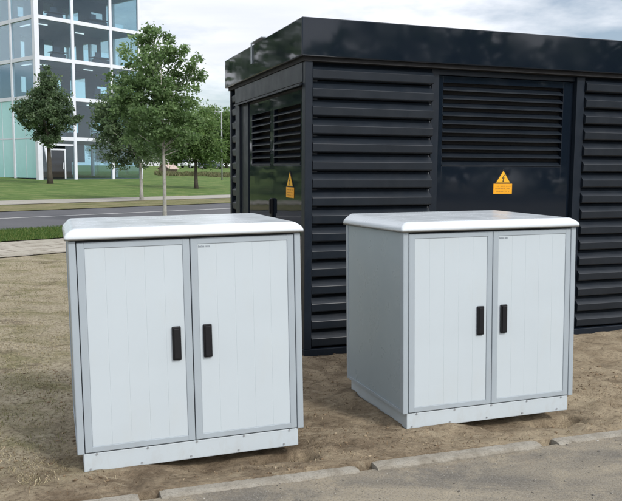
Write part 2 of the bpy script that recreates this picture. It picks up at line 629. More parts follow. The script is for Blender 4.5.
GRASS = simple_ground('green roadside grass', [(0.32, (0.045, 0.085, 0.018)), (0.52, (0.085, 0.135, 0.030)), (0.70, (0.15, 0.17, 0.055))], 1.1, 16, 0.95, 1.0, 0.05, (1, 1, 1), 0.55, (0.025, 0.045, 0.010))
LAWN = simple_ground('mown green lawn', [(0.34, (0.058, 0.110, 0.026)), (0.52, (0.105, 0.165, 0.042)), (0.66, (0.175, 0.205, 0.075))], 0.8, 7, 0.95, 1.0, 0.06, (1, 1, 1), 0.4, (0.035, 0.065, 0.014))
VERGE = simple_ground('dry verge turf', [(0.32, (0.105, 0.118, 0.042)), (0.52, (0.19, 0.178, 0.088)), (0.70, (0.26, 0.215, 0.13))], 0.8, 12, 0.95, 0.8, 0.04, (1, 1, 1), 0.45, (0.06, 0.065, 0.028))
ROAD = simple_ground('grey road asphalt', [(0.3, (0.088, 0.090, 0.098)), (0.7, (0.125, 0.126, 0.134))], 0.5, 60, 0.85, 0.3, 0.006, (1, 1, 1), 0.35, (0.05, 0.05, 0.055))
LINE = paint('worn white road paint', (0.50, 0.50, 0.49), 0.7, 0.08, ((0.14, 0.14, 0.145), 0.9), 2)
PATH = simple_ground('pale gravel path', [(0.3, (0.30, 0.285, 0.25)), (0.7, (0.40, 0.38, 0.335))], 0.8, 18, 0.95, 0.5, 0.02, (1, 1, 1), 0.4, (0.18, 0.17, 0.14))

strip('pavement', 12.38, 14.85, 0.012, paving_material(), edge=0.05, seed=31)
strip('grass_strip', 14.85, 17.45, 0.03, GRASS, edge=0.10, seed=33)
strip('road', 17.5, 25.05, 0.008, ROAD)
strip('lane_line', 21.72, 21.90, 0.013, LINE, ns=2)
strip('verge', 25.05, 29.15, 0.03, VERGE, edge=0.10, seed=36)
strip('kerb_edge', 29.2, 29.6, 0.05, PATH, ns=2)
strip('footpath', 29.65, 33.3, 0.02, PATH, edge=0.05, seed=39)
strip('lawn', 33.35, 190.0, 0.02, LAWN, ns=60)


# ------------------------------------------------------------------ blades of grass
def blades(name, xs, ys, zs, hmin, hmax, width, lean, mat):
    n = len(xs)
    ang = RNG.random(n) * 2 * np.pi
    h = hmin + (hmax - hmin) * RNG.random(n) ** 1.4
    ln = lean * (0.3 + 0.7 * RNG.random(n)) * h
    la = RNG.random(n) * 2 * np.pi
    wx, wy = np.cos(ang) * width, np.sin(ang) * width
    b = np.stack([xs, ys, zs - 0.004], 1)
    v0 = b + np.stack([wx, wy, 0 * wx], 1)
    v1 = b - np.stack([wx, wy, 0 * wx], 1)
    midp = b + np.stack([np.cos(la) * ln * 0.4, np.sin(la) * ln * 0.4, h * 0.65 + 0.004], 1)
    v2 = midp - np.stack([wx, wy, 0 * wx], 1) * 0.7
    v3 = midp + np.stack([wx, wy, 0 * wx], 1) * 0.7
    tip = b + np.stack([np.cos(la) * ln, np.sin(la) * ln, h * np.sqrt(np.clip(1 - lean ** 2 * 0.4, 0.2, 1)) + 0.004], 1)
    verts = np.stack([v0, v1, v2, v3, tip], 1).reshape(-1, 3)
    i = np.arange(n)[:, None] * 5
    faces = np.concatenate([i + np.array([[0, 1, 2]]), i + np.array([[0, 2, 3]]), i + np.array([[3, 2, 4]])], 0)
    t = RNG.random(n)
    return tag(mesh_np(name, verts, faces, mat, colors=np.concatenate([t, t, t])), kind='stuff')


def tint_mat(name, stops, rough=0.7, transl=0.25, world_scale=None, stops2=None):
    m, nd, lk, b = new_mat(name)
    at = nd.new('ShaderNodeAttribute')
    at.attribute_name = 'tint'
    c = ramp(nd, lk, at.outputs['Fac'], stops)
    if stops2:
        c2 = ramp(nd, lk, at.outputs['Fac'], stops2)
        f = noise(nd, lk, worldpos(nd), world_scale, 4, 0.6, 0.4)
        c = mix(nd, lk, ramp(nd, lk, f, [(0.45, 0.0), (0.62, 1.0)]), c, c2)
    lk.new(c, b.inputs['Base Color'])
    b.inputs['Roughness'].default_value = rough
    b.inputs['Specular IOR Level'].default_value = 0.3
    if transl:
        tr = nd.new('ShaderNodeBsdfTranslucent')
        lk.new(mix(nd, lk, 1.0, c, (1.5, 1.6, 1.3), 'MULTIPLY'), tr.inputs['Color'])
        ms = nd.new('ShaderNodeMixShader')
        ms.inputs[0].default_value = transl
        o = nd['Material Output']
        lk.new(b.outputs[0], ms.inputs[1])
        lk.new(tr.outputs[0], ms.inputs[2])
        lk.new(ms.outputs[0], o.inputs['Surface'])
    return m


DRYB = tint_mat('dry grass blade', [(0.0, (0.21, 0.17, 0.10)), (0.5, (0.35, 0.295, 0.185)), (1.0, (0.48, 0.42, 0.29))], 0.8, 0.15, 1.5,
                [(0.0, (0.10, 0.11, 0.04)), (0.6, (0.19, 0.19, 0.075)), (1.0, (0.33, 0.29, 0.16))])
GRB = tint_mat('green grass blade', [(0.0, (0.035, 0.075, 0.014)), (0.6, (0.075, 0.135, 0.028)), (1.0, (0.16, 0.18, 0.06))], 0.7, 0.3)

n = 52000
u = -3.2 + 4.0 * RNG.random(n)
v = 0.15 + 9.5 * RNG.random(n) ** 1.5
xs, ys = K0.x + u * KU.x + v * KV.x, K0.y + u * KU.y + v * KV.y
dens = fbm(xs, ys, 51, [(0.7, 0.5), (0.2, 0.4)])
keep = (dens > -0.25) & (u < 0.05 + 0.45 * dens + 0.30 * np.clip(v - 1.0, 0, 3)) & (RN.x * xs + RN.y * ys < 12.3)
li = MA.inverted()
lx = li[0][0] * xs + li[0][1] * ys + li[0][3]
ly = li[1][0] * xs + li[1][1] * ys + li[1][3]
keep &= ~((lx > -0.04) & (ly > -0.05) & (lx < 1.2) & (ly < 0.95))
xs, ys = xs[keep], ys[keep]
blades('dry_grass', xs, ys, soil_z(xs, ys), 0.006, 0.026, 0.0022, 2.2, DRYB)

n = 4200                                                  # straw lying about on the bare soil
u = -0.6 + 4.4 * RNG.random(n)
v = 0.02 + 2.3 * RNG.random(n)
xs, ys = K0.x + u * KU.x + v * KV.x, K0.y + u * KU.y + v * KV.y
keep = np.ones(n, bool)
for Mx in (MA, MBX):
    li = Mx.inverted()
    lx = li[0][0] * xs + li[0][1] * ys + li[0][3]
    ly = li[1][0] * xs + li[1][1] * ys + li[1][3]
    keep &= ~((lx > -0.03) & (ly > -0.03) & (lx < 1.15) & (ly < 0.9))
xs, ys = xs[keep], ys[keep]
blades('loose_straw', xs, ys, soil_z(xs, ys) + 0.004, 0.004, 0.018, 0.0018, 2.8, tint_mat('straw and twig litter', [(0.0, (0.07, 0.045, 0.028)), (0.5, (0.19, 0.13, 0.075)), (1.0, (0.42, 0.35, 0.23))], 0.8, 0.1))

n = 42000
s = 14.80 + 2.70 * RNG.random(n)
t = -1 + 14 * RNG.random(n)
xs, ys = RD.x * t + RN.x * s, RD.y * t + RN.y * s
blades('green_grass', xs, ys, base_z(xs, ys) + 0.03, 0.03, 0.09, 0.005, 0.8, GRB)


n = 9000
dd = 84 + 12 * RNG.random(n)
xs = dd * (-0.205 + 0.105 * RNG.random(n))
keep = fbm(xs, dd, 62, [(3.0, 0.5), (1.0, 0.4)]) > -0.1
xs, dd = xs[keep], dd[keep]
blades('tall_grass', xs, dd, base_z(xs, dd), 0.15, 0.5, 0.03, 0.8, tint_mat('tall meadow grass', [(0.0, (0.06, 0.075, 0.03)), (0.6, (0.13, 0.135, 0.065)), (1.0, (0.24, 0.21, 0.12))], 0.8, 0.2))


# ------------------------------------------------------------------ clods and pebbles: nobody could count them
def lumps(name, xs, ys, zs, sizes, mat):
    ico = bmesh.new()
    bmesh.ops.create_icosphere(ico, subdivisions=1, radius=1.0)
    V = np.array([v.co[:] for v in ico.verts])
    F = np.array([[v.index for v in f.verts] for f in ico.faces])
    ico.free()
    n = len(xs)
    jit = 1 + (RNG.random((n, len(V), 1)) - 0.5) * 0.9
    sc = sizes[:, None, None] * (0.6 + 0.8 * RNG.random((n, 1, 3))) * np.array([1, 1, 0.6])
    a = RNG.random(n) * 2 * np.pi
    P = V[None] * jit * sc
    ca, sa = np.cos(a)[:, None], np.sin(a)[:, None]
    Q = np.stack([P[..., 0] * ca - P[..., 1] * sa, P[..., 0] * sa + P[..., 1] * ca, P[..., 2]], -1)
    Q += np.stack([xs, ys, zs], 1)[:, None, :]
    faces = (F[None] + (np.arange(n) * len(V))[:, None, None]).reshape(-1, 3)
    t = np.repeat(RNG.random(n), len(F))
    return tag(mesh_np(name, Q.reshape(-1, 3), faces, mat, smooth=False, colors=t), kind='stuff')


CLOD = tint_mat('crumbly earth', [(0.0, (0.10, 0.07, 0.045)), (0.7, (0.23, 0.168, 0.105)), (1.0, (0.36, 0.29, 0.20))], 0.95, 0)
n = 6500
u = -0.9 + 5.0 * RNG.random(n)
v = 0.0 + 2.6 * RNG.random(n) ** 1.3
xs, ys = K0.x + u * KU.x + v * KV.x, K0.y + u * KU.y + v * KV.y
keep = fbm(xs, ys, 77, [(0.5, 0.5), (0.16, 0.5)]) > -0.05
for Mx in (MA, MBX):
    li = Mx.inverted()
    lx = li[0][0] * xs + li[0][1] * ys + li[0][3]
    ly = li[1][0] * xs + li[1][1] * ys + li[1][3]
    keep &= ~((lx > 0.0) & (ly > -0.02) & (lx < 1.12) & (ly < 0.9))
xs, ys = xs[keep], ys[keep]
sz = 0.002 + 0.010 * RNG.random(len(xs)) ** 5
lumps('earth_clods', xs, ys, soil_z(xs, ys) + sz * 0.15, sz, CLOD)
GRIT = tint_mat('yard grit', [(0.0, (0.12, 0.11, 0.10)), (0.6, (0.25, 0.23, 0.19)), (1.0, (0.42, 0.40, 0.36))], 0.9, 0)
n = 1500
u = -0.5 + 4.2 * RNG.random(n)
v = -0.09 - 1.3 * RNG.random(n) ** 1.6
xs, ys = K0.x + u * KU.x + v * KV.x, K0.y + u * KU.y + v * KV.y
sz = 0.0015 + 0.005 * RNG.random(n) ** 4
lumps('loose_grit', xs, ys, yard_z(xs, ys, u, v) + sz * 0.2, sz, GRIT)


# ------------------------------------------------------------------ edging stones
def concrete_material():
    m, nd, lk, b = new_mat('weathered concrete edging')
    p = worldpos(nd)
    f = noise(nd, lk, p, 9, 7, 0.68, 0.4)
    c = ramp(nd, lk, f, [(0.3, (0.185, 0.163, 0.128)), (0.52, (0.285, 0.262, 0.220)), (0.75, (0.34, 0.322, 0.282))])
    g = noise(nd, lk, p, 130, 4, 0.65)
    c = mix(nd, lk, ramp(nd, lk, g, [(0.33, 0.6), (0.5, 0.0)]), c, (0.12, 0.105, 0.085))
    lk.new(c, b.inputs['Base Color'])
    b.inputs['Roughness'].default_value = 0.92
    b.inputs['Specular IOR Level'].default_value = 0.2
    bump(nd, lk, b, M(nd, lk, 'ADD', f, M(nd, lk, 'MULTIPLY', g, 0.5)), 0.5, 0.008)
    return m


CONC = concrete_material()
KLAB = ['pale concrete edging stone in the left corner, left of the gap below the left cabinet',
        'concrete edging stone in front of the left cabinet doors, ending between the two cabinets',
        'concrete edging stone directly in front of the right cabinet, between two open gaps',
        'concrete edging stone at the far right, past the gap by the right cabinet corner']
for i, (u0, u1) in enumerate(((-0.62, 0.347), (0.442, 1.40), (1.492, 2.46), (2.57, 3.53))):
    mb = MB()
    L = u1 - u0
    r = random.Random(40 + i)
    ns = 40
    rings = []
    for k in range(ns + 1):
        uu = u0 + L * k / ns
        p = K0 + KU * uu
        zt = float(base_z(np.array(p.x), np.array(p.y)))
        wob = lambda a: (r.random() - .5) * a
        endf = 0.004 if k in (0, ns) else 0.0
        dz = (0.004 if i == 2 else 0.0) - (0.004 * k / ns if i == 1 else 0)
        prof = [(-0.012, -0.17), (-0.012, -0.015), (-0.018 - endf, -0.004 - endf), (-0.032, 0.001 - endf), (-0.075, -endf), (-0.092, -0.005 - endf), (-0.099 + endf, -0.016), (-0.101, -0.17)]
        ring = []
        for (pv, pz) in prof:
            q = p + KV * (pv + wob(0.005)) + Vector((0, 0, zt + pz - 0.008 + dz + wob(0.004)))
            ring.append(mb.bm.verts.new(q))
        rings.append(ring)
    for k in range(ns):
        for j in range(len(rings[0]) - 1):
            mb.bm.faces.new((rings[k][j], rings[k][j + 1], rings[k + 1][j + 1], rings[k + 1][j]))
        mb.bm.faces.new((rings[k][-1], rings[k][0], rings[k + 1][0], rings[k + 1][-1]))
    mb.bm.faces.new(rings[0])
    mb.bm.faces.new(rings[-1][::-1])
    o = mb.build('edging_stone', CONC, smooth=False)
    tag(o, KLAB[i], 'edging stone', 'concrete edging stones along the yard')


# ------------------------------------------------------------------ cable cabinets
def cabinet(mat, label):
    root = empty('cable_cabinet', mat, label, 'utility cabinet', 'twin grey cable distribution cabinets')

    def part(mb, name, m, par=root, smooth=False):
        return mb.build(name, m, par, smooth)
    W, D, H, P, S = CW, CD, CH, CP, CPS
    mb = MB()
    mb.box(S, W - S, 0.010, D - 0.01, -0.004, P, 0.004)
    pl = part(mb, 'plinth', MAT['board'])
    for k in range(5):
        for (zz_, jj) in ((0.012, 0.0), (P - 0.006, 0.03)):
            mb = MB()
            x = S + 0.03 + jj + (W - 2 * S - 0.06) * k / 4.2
            mb.tube([(x, 0.012, zz_), (x, 0.005, zz_)], 0.0048, 8)
            part(mb, 'bolt', MAT['bolt'], pl)
    # carcass: four corner posts, sides, back, floor rail
    for (x0, x1) in ((0.0, 0.033), (W - 0.033, W)):
        mb = MB()
        mb.box(x0, x1, 0.0, 0.045, P, P + H, 0.005, 3)
        part(mb, 'corner_post', MAT['frame'])
        mb = MB()
        mb.box(x0, x1, D - 0.03, D, P, P + H, 0.004)
        part(mb, 'corner_post', MAT['frame'])
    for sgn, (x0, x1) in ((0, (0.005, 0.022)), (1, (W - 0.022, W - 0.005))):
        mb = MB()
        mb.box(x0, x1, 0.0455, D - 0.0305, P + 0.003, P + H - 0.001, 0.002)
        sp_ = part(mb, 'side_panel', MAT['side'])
        mb = MB()
        xo = (-0.001, 0.004) if sgn == 0 else (W - 0.004, W + 0.001)
        mb.box(xo[0], xo[1], 0.046, D - 0.031, P + 0.003, P + 0.020, 0.001)
        part(mb, 'edge_strip', MAT['frame'], sp_)
    mb = MB()
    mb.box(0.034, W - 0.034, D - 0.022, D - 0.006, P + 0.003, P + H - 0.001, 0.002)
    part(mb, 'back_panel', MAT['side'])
    mb = MB()
    mb.box(0.034, W - 0.034, 0.022, 0.034, P + 0.002, P + H - 0.002)
    part(mb, 'door_rebate', MAT['gap'])
    # doors
    po, g = 0.0365, 0.0022
    z0, z1 = P + 0.006, P + H - 0.008
    fw, fb = 0.034, 0.028
    for side in (0, 1):
        x0, x1 = (po, W / 2 - g) if side == 0 else (W / 2 + g, W - po)
        mb = MB()
        # frame in four pieces with a stepped inner bevel
        mb.box(x0, x0 + fw, 0.001, 0.020, z0, z1, 0.003, 3)
        mb.box(x1 - fw, x1, 0.001, 0.020, z0, z1, 0.003, 3)
        mb.box(x0 + fw - 0.002, x1 - fw + 0.002, 0.0015, 0.0195, z0, z0 + fb, 0.003, 3)
        mb.box(x0 + fw - 0.002, x1 - fw + 0.002, 0.0015, 0.0195, z1 - fb, z1, 0.003, 3)
        door = part(mb, 'door', MAT['frame'])
        # panel of five boards divided by shallow grooves
        a, b = x0 + fw + 0.0005, x1 - fw - 0.0005
        c0, c1 = z0 + fb + 0.0005, z1 - fb - 0.0005
        mb = MB()
        prof = [(a, 0.0135), (a, 0.0055), (a + 0.002, 0.0045)]
        nb = 5
        for k in range(1, nb):
            xg = a + (b - a) * k / nb
            prof += [(xg - 0.0020, 0.0045), (xg - 0.0005, 0.0053), (xg + 0.0005, 0.0053), (xg + 0.0020, 0.0045)]
        prof += [(b - 0.002, 0.0045), (b, 0.0055), (b, 0.0135)]
        mb.prism([(px, py, c0) for px, py in prof], (0, 0, c1 - c0))
        pn = part(mb, 'door_panel', MAT['board'], door)
        # swing handle
        hx = (W / 2 - 0.079) if side == 0 else (W / 2 + 0.073)
        hz = P + 0.498
        mb = MB()
        mb.box(hx - 0.0215, hx + 0.0215, -0.010, 0.0046, hz - 0.082, hz + 0.082, 0.005, 3)
        mb.box(hx - 0.0145, hx + 0.0145, -0.016, -0.009, hz - 0.076, hz + 0.074, 0.004, 3)
        part(mb, 'handle', MAT['handle'], door)
        if side == 1:
            mb = MB()
            r = random.Random(5)
            x = a + 0.004
            for k in range(11):
                w = 0.0035
                if k != 6:
                    mb.box(x, x + w, 0.0036, 0.0046, c1 - 0.017, c1 - 0.017 + (0.008 if k % 3 else 0.0105))
                x += 0.0052
            part(mb, 'maker_mark', MAT['ink'], door)
    # lid: overhanging lip, wide chamfer, top that falls towards the front
    mb = MB()
    o = 0.016
    zl = P + H + 0.003

    def ring(inx, iny_f, iny_b, zf, zb):
        pts = [(-o + inx, -o + iny_f, zf), (W + o - inx, -o + iny_f, zf), (W + o - inx, D + o - iny_b, zb), (-o + inx, D + o - iny_b, zb)]
        return [mb.bm.verts.new(p) for p in pts]
    rs = [ring(0, 0, 0, zl, zl), ring(0, 0, 0, zl + 0.026, zl + 0.028), ring(0.040, 0.034, 0.034, zl + 0.053, zl + 0.071)]
    for q0, q1 in zip(rs, rs[1:]):
        for k in range(4):
            mb.bm.faces.new((q0[k], q0[(k + 1) % 4], q1[(k + 1) % 4], q1[k]))
    mb.bm.faces.new(rs[0][::-1])
    top = mb.bm.faces.new(rs[-1])
    mb.bm.edges.ensure_lookup_table()
    es = [e for e in mb.bm.edges if all(v not in rs[0] for v in e.verts)] + [e for e in mb.bm.edges if (e.verts[0] in rs[0]) != (e.verts[1] in rs[0])]
    bmesh.ops.bevel(mb.bm, geom=es, offset=0.013, segments=5, profile=0.5, affect='EDGES')
    lid = part(mb, 'lid', MAT['lid'])
    lid.data.shade_smooth()
    md = lid.modifiers.new('normals', 'WEIGHTED_NORMAL')
    md.keep_sharp = True
    mb = MB()
    mb.box(0.012, W - 0.012, 0.014, D - 0.012, P + H + 0.0005, P + H + 0.0028)
    part(mb, 'lid_gap_fill', MAT['gap'])
    return root


cabinet(MA, 'grey cable cabinet nearest the camera, between the dry lawn and the other cabinet')
cabinet(MBX, 'grey cable cabinet with its left side panel showing, right in front of the kiosk')

# ------------------------------------------------------------------ kiosk (substation)
kiosk = empty('transformer_kiosk', KIOSK, 'long anthracite metal kiosk with louvred walls, flat roof and yellow warning signs', 'kiosk')
KL, KD, KH, KF, KO = 4.40, 2.52, 2.361, 0.305, 0.044


def kp(mb, name, m, par=kiosk, smooth=False):
    return mb.build(name, m, par, smooth)


mb = MB()
mb.box(-KO, KL + KO, -KO, KD + KO, KH + 0.012, KH + KF, 0.008, 2)
roof = kp(mb, 'roof', MAT['gloss'])
mb = MB()
mb.box(-0.012, KL + 0.012, -0.012, KD + 0.012, KH - 0.02, KH + 0.012)
kp(mb, 'eaves_gap', MAT['void'])
mb = MB()
mb.box(0.13, KL - 0.13, 0.13, KD - 0.13, 0.0, KH - 0.021)
kp(mb, 'core', MAT['void'])
mb = MB()
mb.box(-0.004, KL + 0.004, -0.004, 0.10, -0.2, 0.050, 0.004)
mb.box(-0.004, 0.10, 0.1003, KD + 0.004, -0.2, 0.050, 0.004)
mb.box(KL - 0.1, KL + 0.004, 0.1003, KD + 0.004, -0.2, 0.050, 0.004)
mb.box(0.1003, KL - 0.1003, KD - 0.1, KD + 0.004, -0.2, 0.050, 0.004)
kp(mb, 'base_rail', MAT['steel'])


def slat_profile(z, pitch, depth):
    """one formed louvre: sloped back leaf, nose, front leaf, return; (y, z), y outwards is negative"""
    return [(0.0, z + pitch * 1.02), (-depth * 0.12, z + pitch * 0.93), (-depth * 0.84, z + pitch * 0.62), (-depth * 0.95, z + pitch * 0.575), (-depth * 0.985, z + pitch * 0.55),
            (-depth * 0.93, z + pitch * 0.16), (-depth * 0.86, z + pitch * 0.115), (-depth * 0.25, z + pitch * 0.06), (0.0, z + pitch * 0.10)]


def louvre_wall(x0, x1, z0, z1, rows, depth, name, mat4=None):
    mb = MB()
    pitch = (z1 - z0) / rows
    for k in range(rows):
        pr = [(y + depth + 0.004, z) for y, z in slat_profile(z0 + k * pitch, pitch, depth)]
        mb.prism_x(pr, x0 + 0.004, x1 - 0.004)
    if mat4 is not None:
        bmesh.ops.transform(mb.bm, matrix=mat4, verts=mb.bm.verts)
    return kp(mb, name, MAT['slat'])


SIDE = Matrix(((0, -1, 0, 0), (-1, 0, 0, KD), (0, 0, 1, 0), (0, 0, 0, 1)))
# maps (x along the side from the far corner, y outwards negative, z) into the kiosk frame
SIDE = Matrix(((0, 1, 0, 0), (-1, 0, 0, KD), (0, 0, 1, 0), (0, 0, 0, 1)))

for x0, x1, y0, y1 in ((0, 0.062, 0, 0.062), (KL - 0.062, KL, 0, 0.062), (0, 0.062, KD - 0.062, KD), (KL - 0.062, KL, KD - 0.062, KD)):
    mb = MB()
    mb.box(x0, x1, y0, y1, 0.0502, KH - 0.0205, 0.004)
    kp(mb, 'corner_post', MAT['steel'])
louvre_wall(0.064, 1.135, 0.052, KH - 0.022, 16, 0.062, 'louvre_panel')
louvre_wall(2.665, KL - 0.064, 0.052, KH - 0.022, 16, 0.062, 'louvre_panel')
# front door bay
mb = MB()
mb.box(1.136, 1.205, 0.055, 0.125, 0.0503, KH - 0.0205, 0.003)
mb.box(1.204, 2.582, 0.0605, 0.1245, 2.296, KH - 0.021, 0.003)
mb.box(2.580, 2.664, 0.030, 0.125, 0.0503, KH - 0.0205, 0.003)
kp(mb, 'door_frame', MAT['steel'])


def vent_door(x0, x1, z0, z1, vx0, vx1, vz0, vz1, rows, y, mat4=None, name='door'):
    mb = MB()
    e = 0.0
    mb.box(x0, vx0, y, y + 0.04, z0, z1, 0.002)
    mb.box(vx1, x1, y, y + 0.04, z0, z1, 0.002)
    mb.box(vx0 - 0.002, vx1 + 0.002, y + 0.0004, y + 0.0396, z0, vz0, 0.002)
    mb.box(vx0 - 0.002, vx1 + 0.002, y + 0.0004, y + 0.0396, vz1, z1, 0.002)
    if mat4 is not None:
        bmesh.ops.transform(mb.bm, matrix=mat4, verts=mb.bm.verts)
    d = kp(mb, name, MAT['gloss'])
    mb = MB()
    p = (vz1 - vz0) / rows
    for k in range(rows):
        z = vz0 + k * p
        # blade sloping outwards and down
        mb.prism_x([(y + 0.052, z + p * 0.62), (y + 0.050, z + p * 0.70), (y - 0.004, z + p * 0.20), (y - 0.004, z + p * 0.06), (y + 0.003, z + p * 0.06)], vx0 + 0.001, vx1 - 0.001)
    if mat4 is not None:
        bmesh.ops.transform(mb.bm, matrix=mat4, verts=mb.bm.verts)
    kp(mb, 'door_vent', MAT['slat'], d)
    return d


fd = vent_door(1.208, 2.577, 0.075, 2.292, 1.255, 2.470, 1.535, 2.235, 10, 0.075)

def warning_sign(par, cx, z0, y, mat4=None, w=0.19):
    """orange plate with a triangular high-voltage sign above it"""
    def T(mb):
        if mat4 is not None:
            bmesh.ops.transform(mb.bm, matrix=mat4, verts=mb.bm.verts)
        return mb
    h = 0.088
    mb = MB()
    mb.box(cx - w / 2, cx + w / 2, y - 0.003, y, z0, z0 + h, 0.001)
    s = kp(T(mb), 'warning_sign', MAT['yellow'], par)
    mb = MB()
    rr = random.Random(8)
    for row in range(3):
        x = cx - w * 0.40
        while x < cx + w * 0.38:
            wd = rr.uniform(0.006, 0.016)
            if rr.random() < 0.8:
                mb.box(x, x + wd, y - 0.0036, y - 0.0028, z0 + 0.018 + row * 0.022, z0 + 0.026 + row * 0.022)
            x += wd + 0.004
    kp(T(mb), 'sign_print', MAT['print'], s)
    tz0, tz1 = z0 + h + 0.003, z0 + h + 0.003 + w * 0.66
    hw = w * 0.46
    mb = MB()
    mb.prism([(cx - hw, y, tz0), (cx + hw, y, tz0), (cx, y, tz1)], (0, -0.003, 0))
    kp(T(mb), 'triangle_border', MAT['black'], s)
    k = 0.80
    cz = tz0 + (tz1 - tz0) / 3
    mb = MB()
    mb.prism([(cx - hw * k, y - 0.0032, cz + (tz0 - cz) * k), (cx + hw * k, y - 0.0032, cz + (tz0 - cz) * k), (cx, y - 0.0032, cz + (tz1 - cz) * k)], (0, -0.002, 0))
    kp(T(mb), 'triangle_face', MAT['yellow_tri'], s)
    q = w * 0.16
    pts = [(0.25, 1.0), (-0.45, -0.08), (0.02, -0.02), (-0.16, -0.78), (-0.32, -0.70), (-0.04, -1.15), (0.26, -0.82), (0.06, -0.80), (0.42, 0.22), (-0.08, 0.16), (0.5, 0.95)]
    mb = MB()
    mb.prism([(cx + a * q, y - 0.0054, cz + 0.004 + b * q) for a, b in pts], (0, -0.001, 0))
    kp(T(mb), 'lightning_bolt', MAT['black'], s)
    return s


warning_sign(fd, 1.868, 1.297, 0.0745)

# left side wall: x runs from the far corner towards the camera
louvre_wall(0.064, 0.250, 0.052, KH - 0.022, 16, 0.062, 'louvre_panel', SIDE)
mb = MB()
mb.box(0.253, 0.42, 0.0, 0.125, 0.0503, 2.165, 0.003)
mb.box(0.4195, 0.70, 0.018, 0.1245, 0.051, 2.1645, 0.003)
mb.box(0.6985, KD - 0.0995, 0.020, 0.124, 2.164, 2.184)
mb.box(KD - 0.10, KD - 0.0625, 0.006, 0.125, 0.0503, 2.165, 0.003)
bmesh.ops.transform(mb.bm, matrix=SIDE, verts=mb.bm.verts)
kp(mb, 'door_frame', MAT['steel'])
mb = MB()
mb.box(0.253, KD - 0.0625, -0.004, 0.125, 2.185, KH - 0.0205, 0.003)
mb.prism_x([(0.0, 2.183), (0.0, 2.168), (-0.03, 2.155), (-0.03, 2.170)], 0.30, KD - 0.0625)
bmesh.ops.transform(mb.bm, matrix=SIDE, verts=mb.bm.verts)
kp(mb, 'lintel', MAT['slat'])
midx = KD - 1.01
sdoor1 = vent_door(0.704, midx - 0.003, 0.075, 2.160, 0.82, midx - 0.045, 1.535, 2.03, 8, 0.028, SIDE)
sdoor2 = vent_door(midx + 0.003, KD - 0.103, 0.075, 2.160, midx + 0.065, KD - 0.19, 1.535, 2.03, 8, 0.028, SIDE)
mb = MB()
mb.box(midx + 0.020, midx + 0.060, 0.006, 0.0275, 1.02, 1.24, 0.004)
mb.box(midx + 0.028, midx + 0.052, -0.008, 0.0065, 1.10, 1.23, 0.004)
bmesh.ops.transform(mb.bm, matrix=SIDE, verts=mb.bm.verts)
kp(mb, 'handle', MAT['handle'], sdoor2)
warning_sign(sdoor2, KD - 0.46, 1.262, 0.0275, SIDE, 0.21)
# back and right walls (turned away)
mb = MB()
mb.box(0.063, KL - 0.063, KD - 0.03, KD - 0.008, 0.0503, KH - 0.0205)
kp(mb, 'back_wall', MAT['steel'])
mb = MB()
mb.box(KL - 0.03, KL - 0.008, 0.063, KD - 0.063, 0.0503, KH - 0.0205)
kp(mb, 'end_wall', MAT['steel'])
# strap hooked over the roof edge on the left side
mb = MB()
bx = 1.42
mb.box(-KO - 0.010, -KO - 0.002, bx - 0.02, bx + 0.02, KH + 0.13, KH + KF + 0.015, 0.002)
mb.box(-KO - 0.010, -KO + 0.05, bx - 0.36, bx + 0.02, KH + KF + 0.0152, KH + KF + 0.023, 0.002)
kp(mb, 'roof_bracket', MAT['frame'], roof)


# ------------------------------------------------------------------ trees
BARK = paint('grey bark', (0.34, 0.33, 0.30), 0.9, 0.2, ((0.16, 0.15, 0.13), 0.6), 12, 0.2)
BARKD = paint('dark bark', (0.075, 0.065, 0.052), 0.9, 0.25, ((0.04, 0.035, 0.03), 0.7), 12, 0.2)
LEAF = tint_mat('oak leaves', [(0.0, (0.075, 0.125, 0.052)), (0.55, (0.140, 0.215, 0.094)), (1.0, (0.24, 0.33, 0.165))], 0.5, 0.5)
LEAFD = tint_mat('dark leaves', [(0.0, (0.055, 0.088, 0.048)), (0.6, (0.102, 0.152, 0.082)), (1.0, (0.17, 0.225, 0.125))], 0.5, 0.45)
LEAFL = tint_mat('fresh leaves', [(0.0, (0.060, 0.105, 0.038)), (0.55, (0.115, 0.180, 0.064)), (1.0, (0.19, 0.26, 0.105))], 0.55, 0.5)


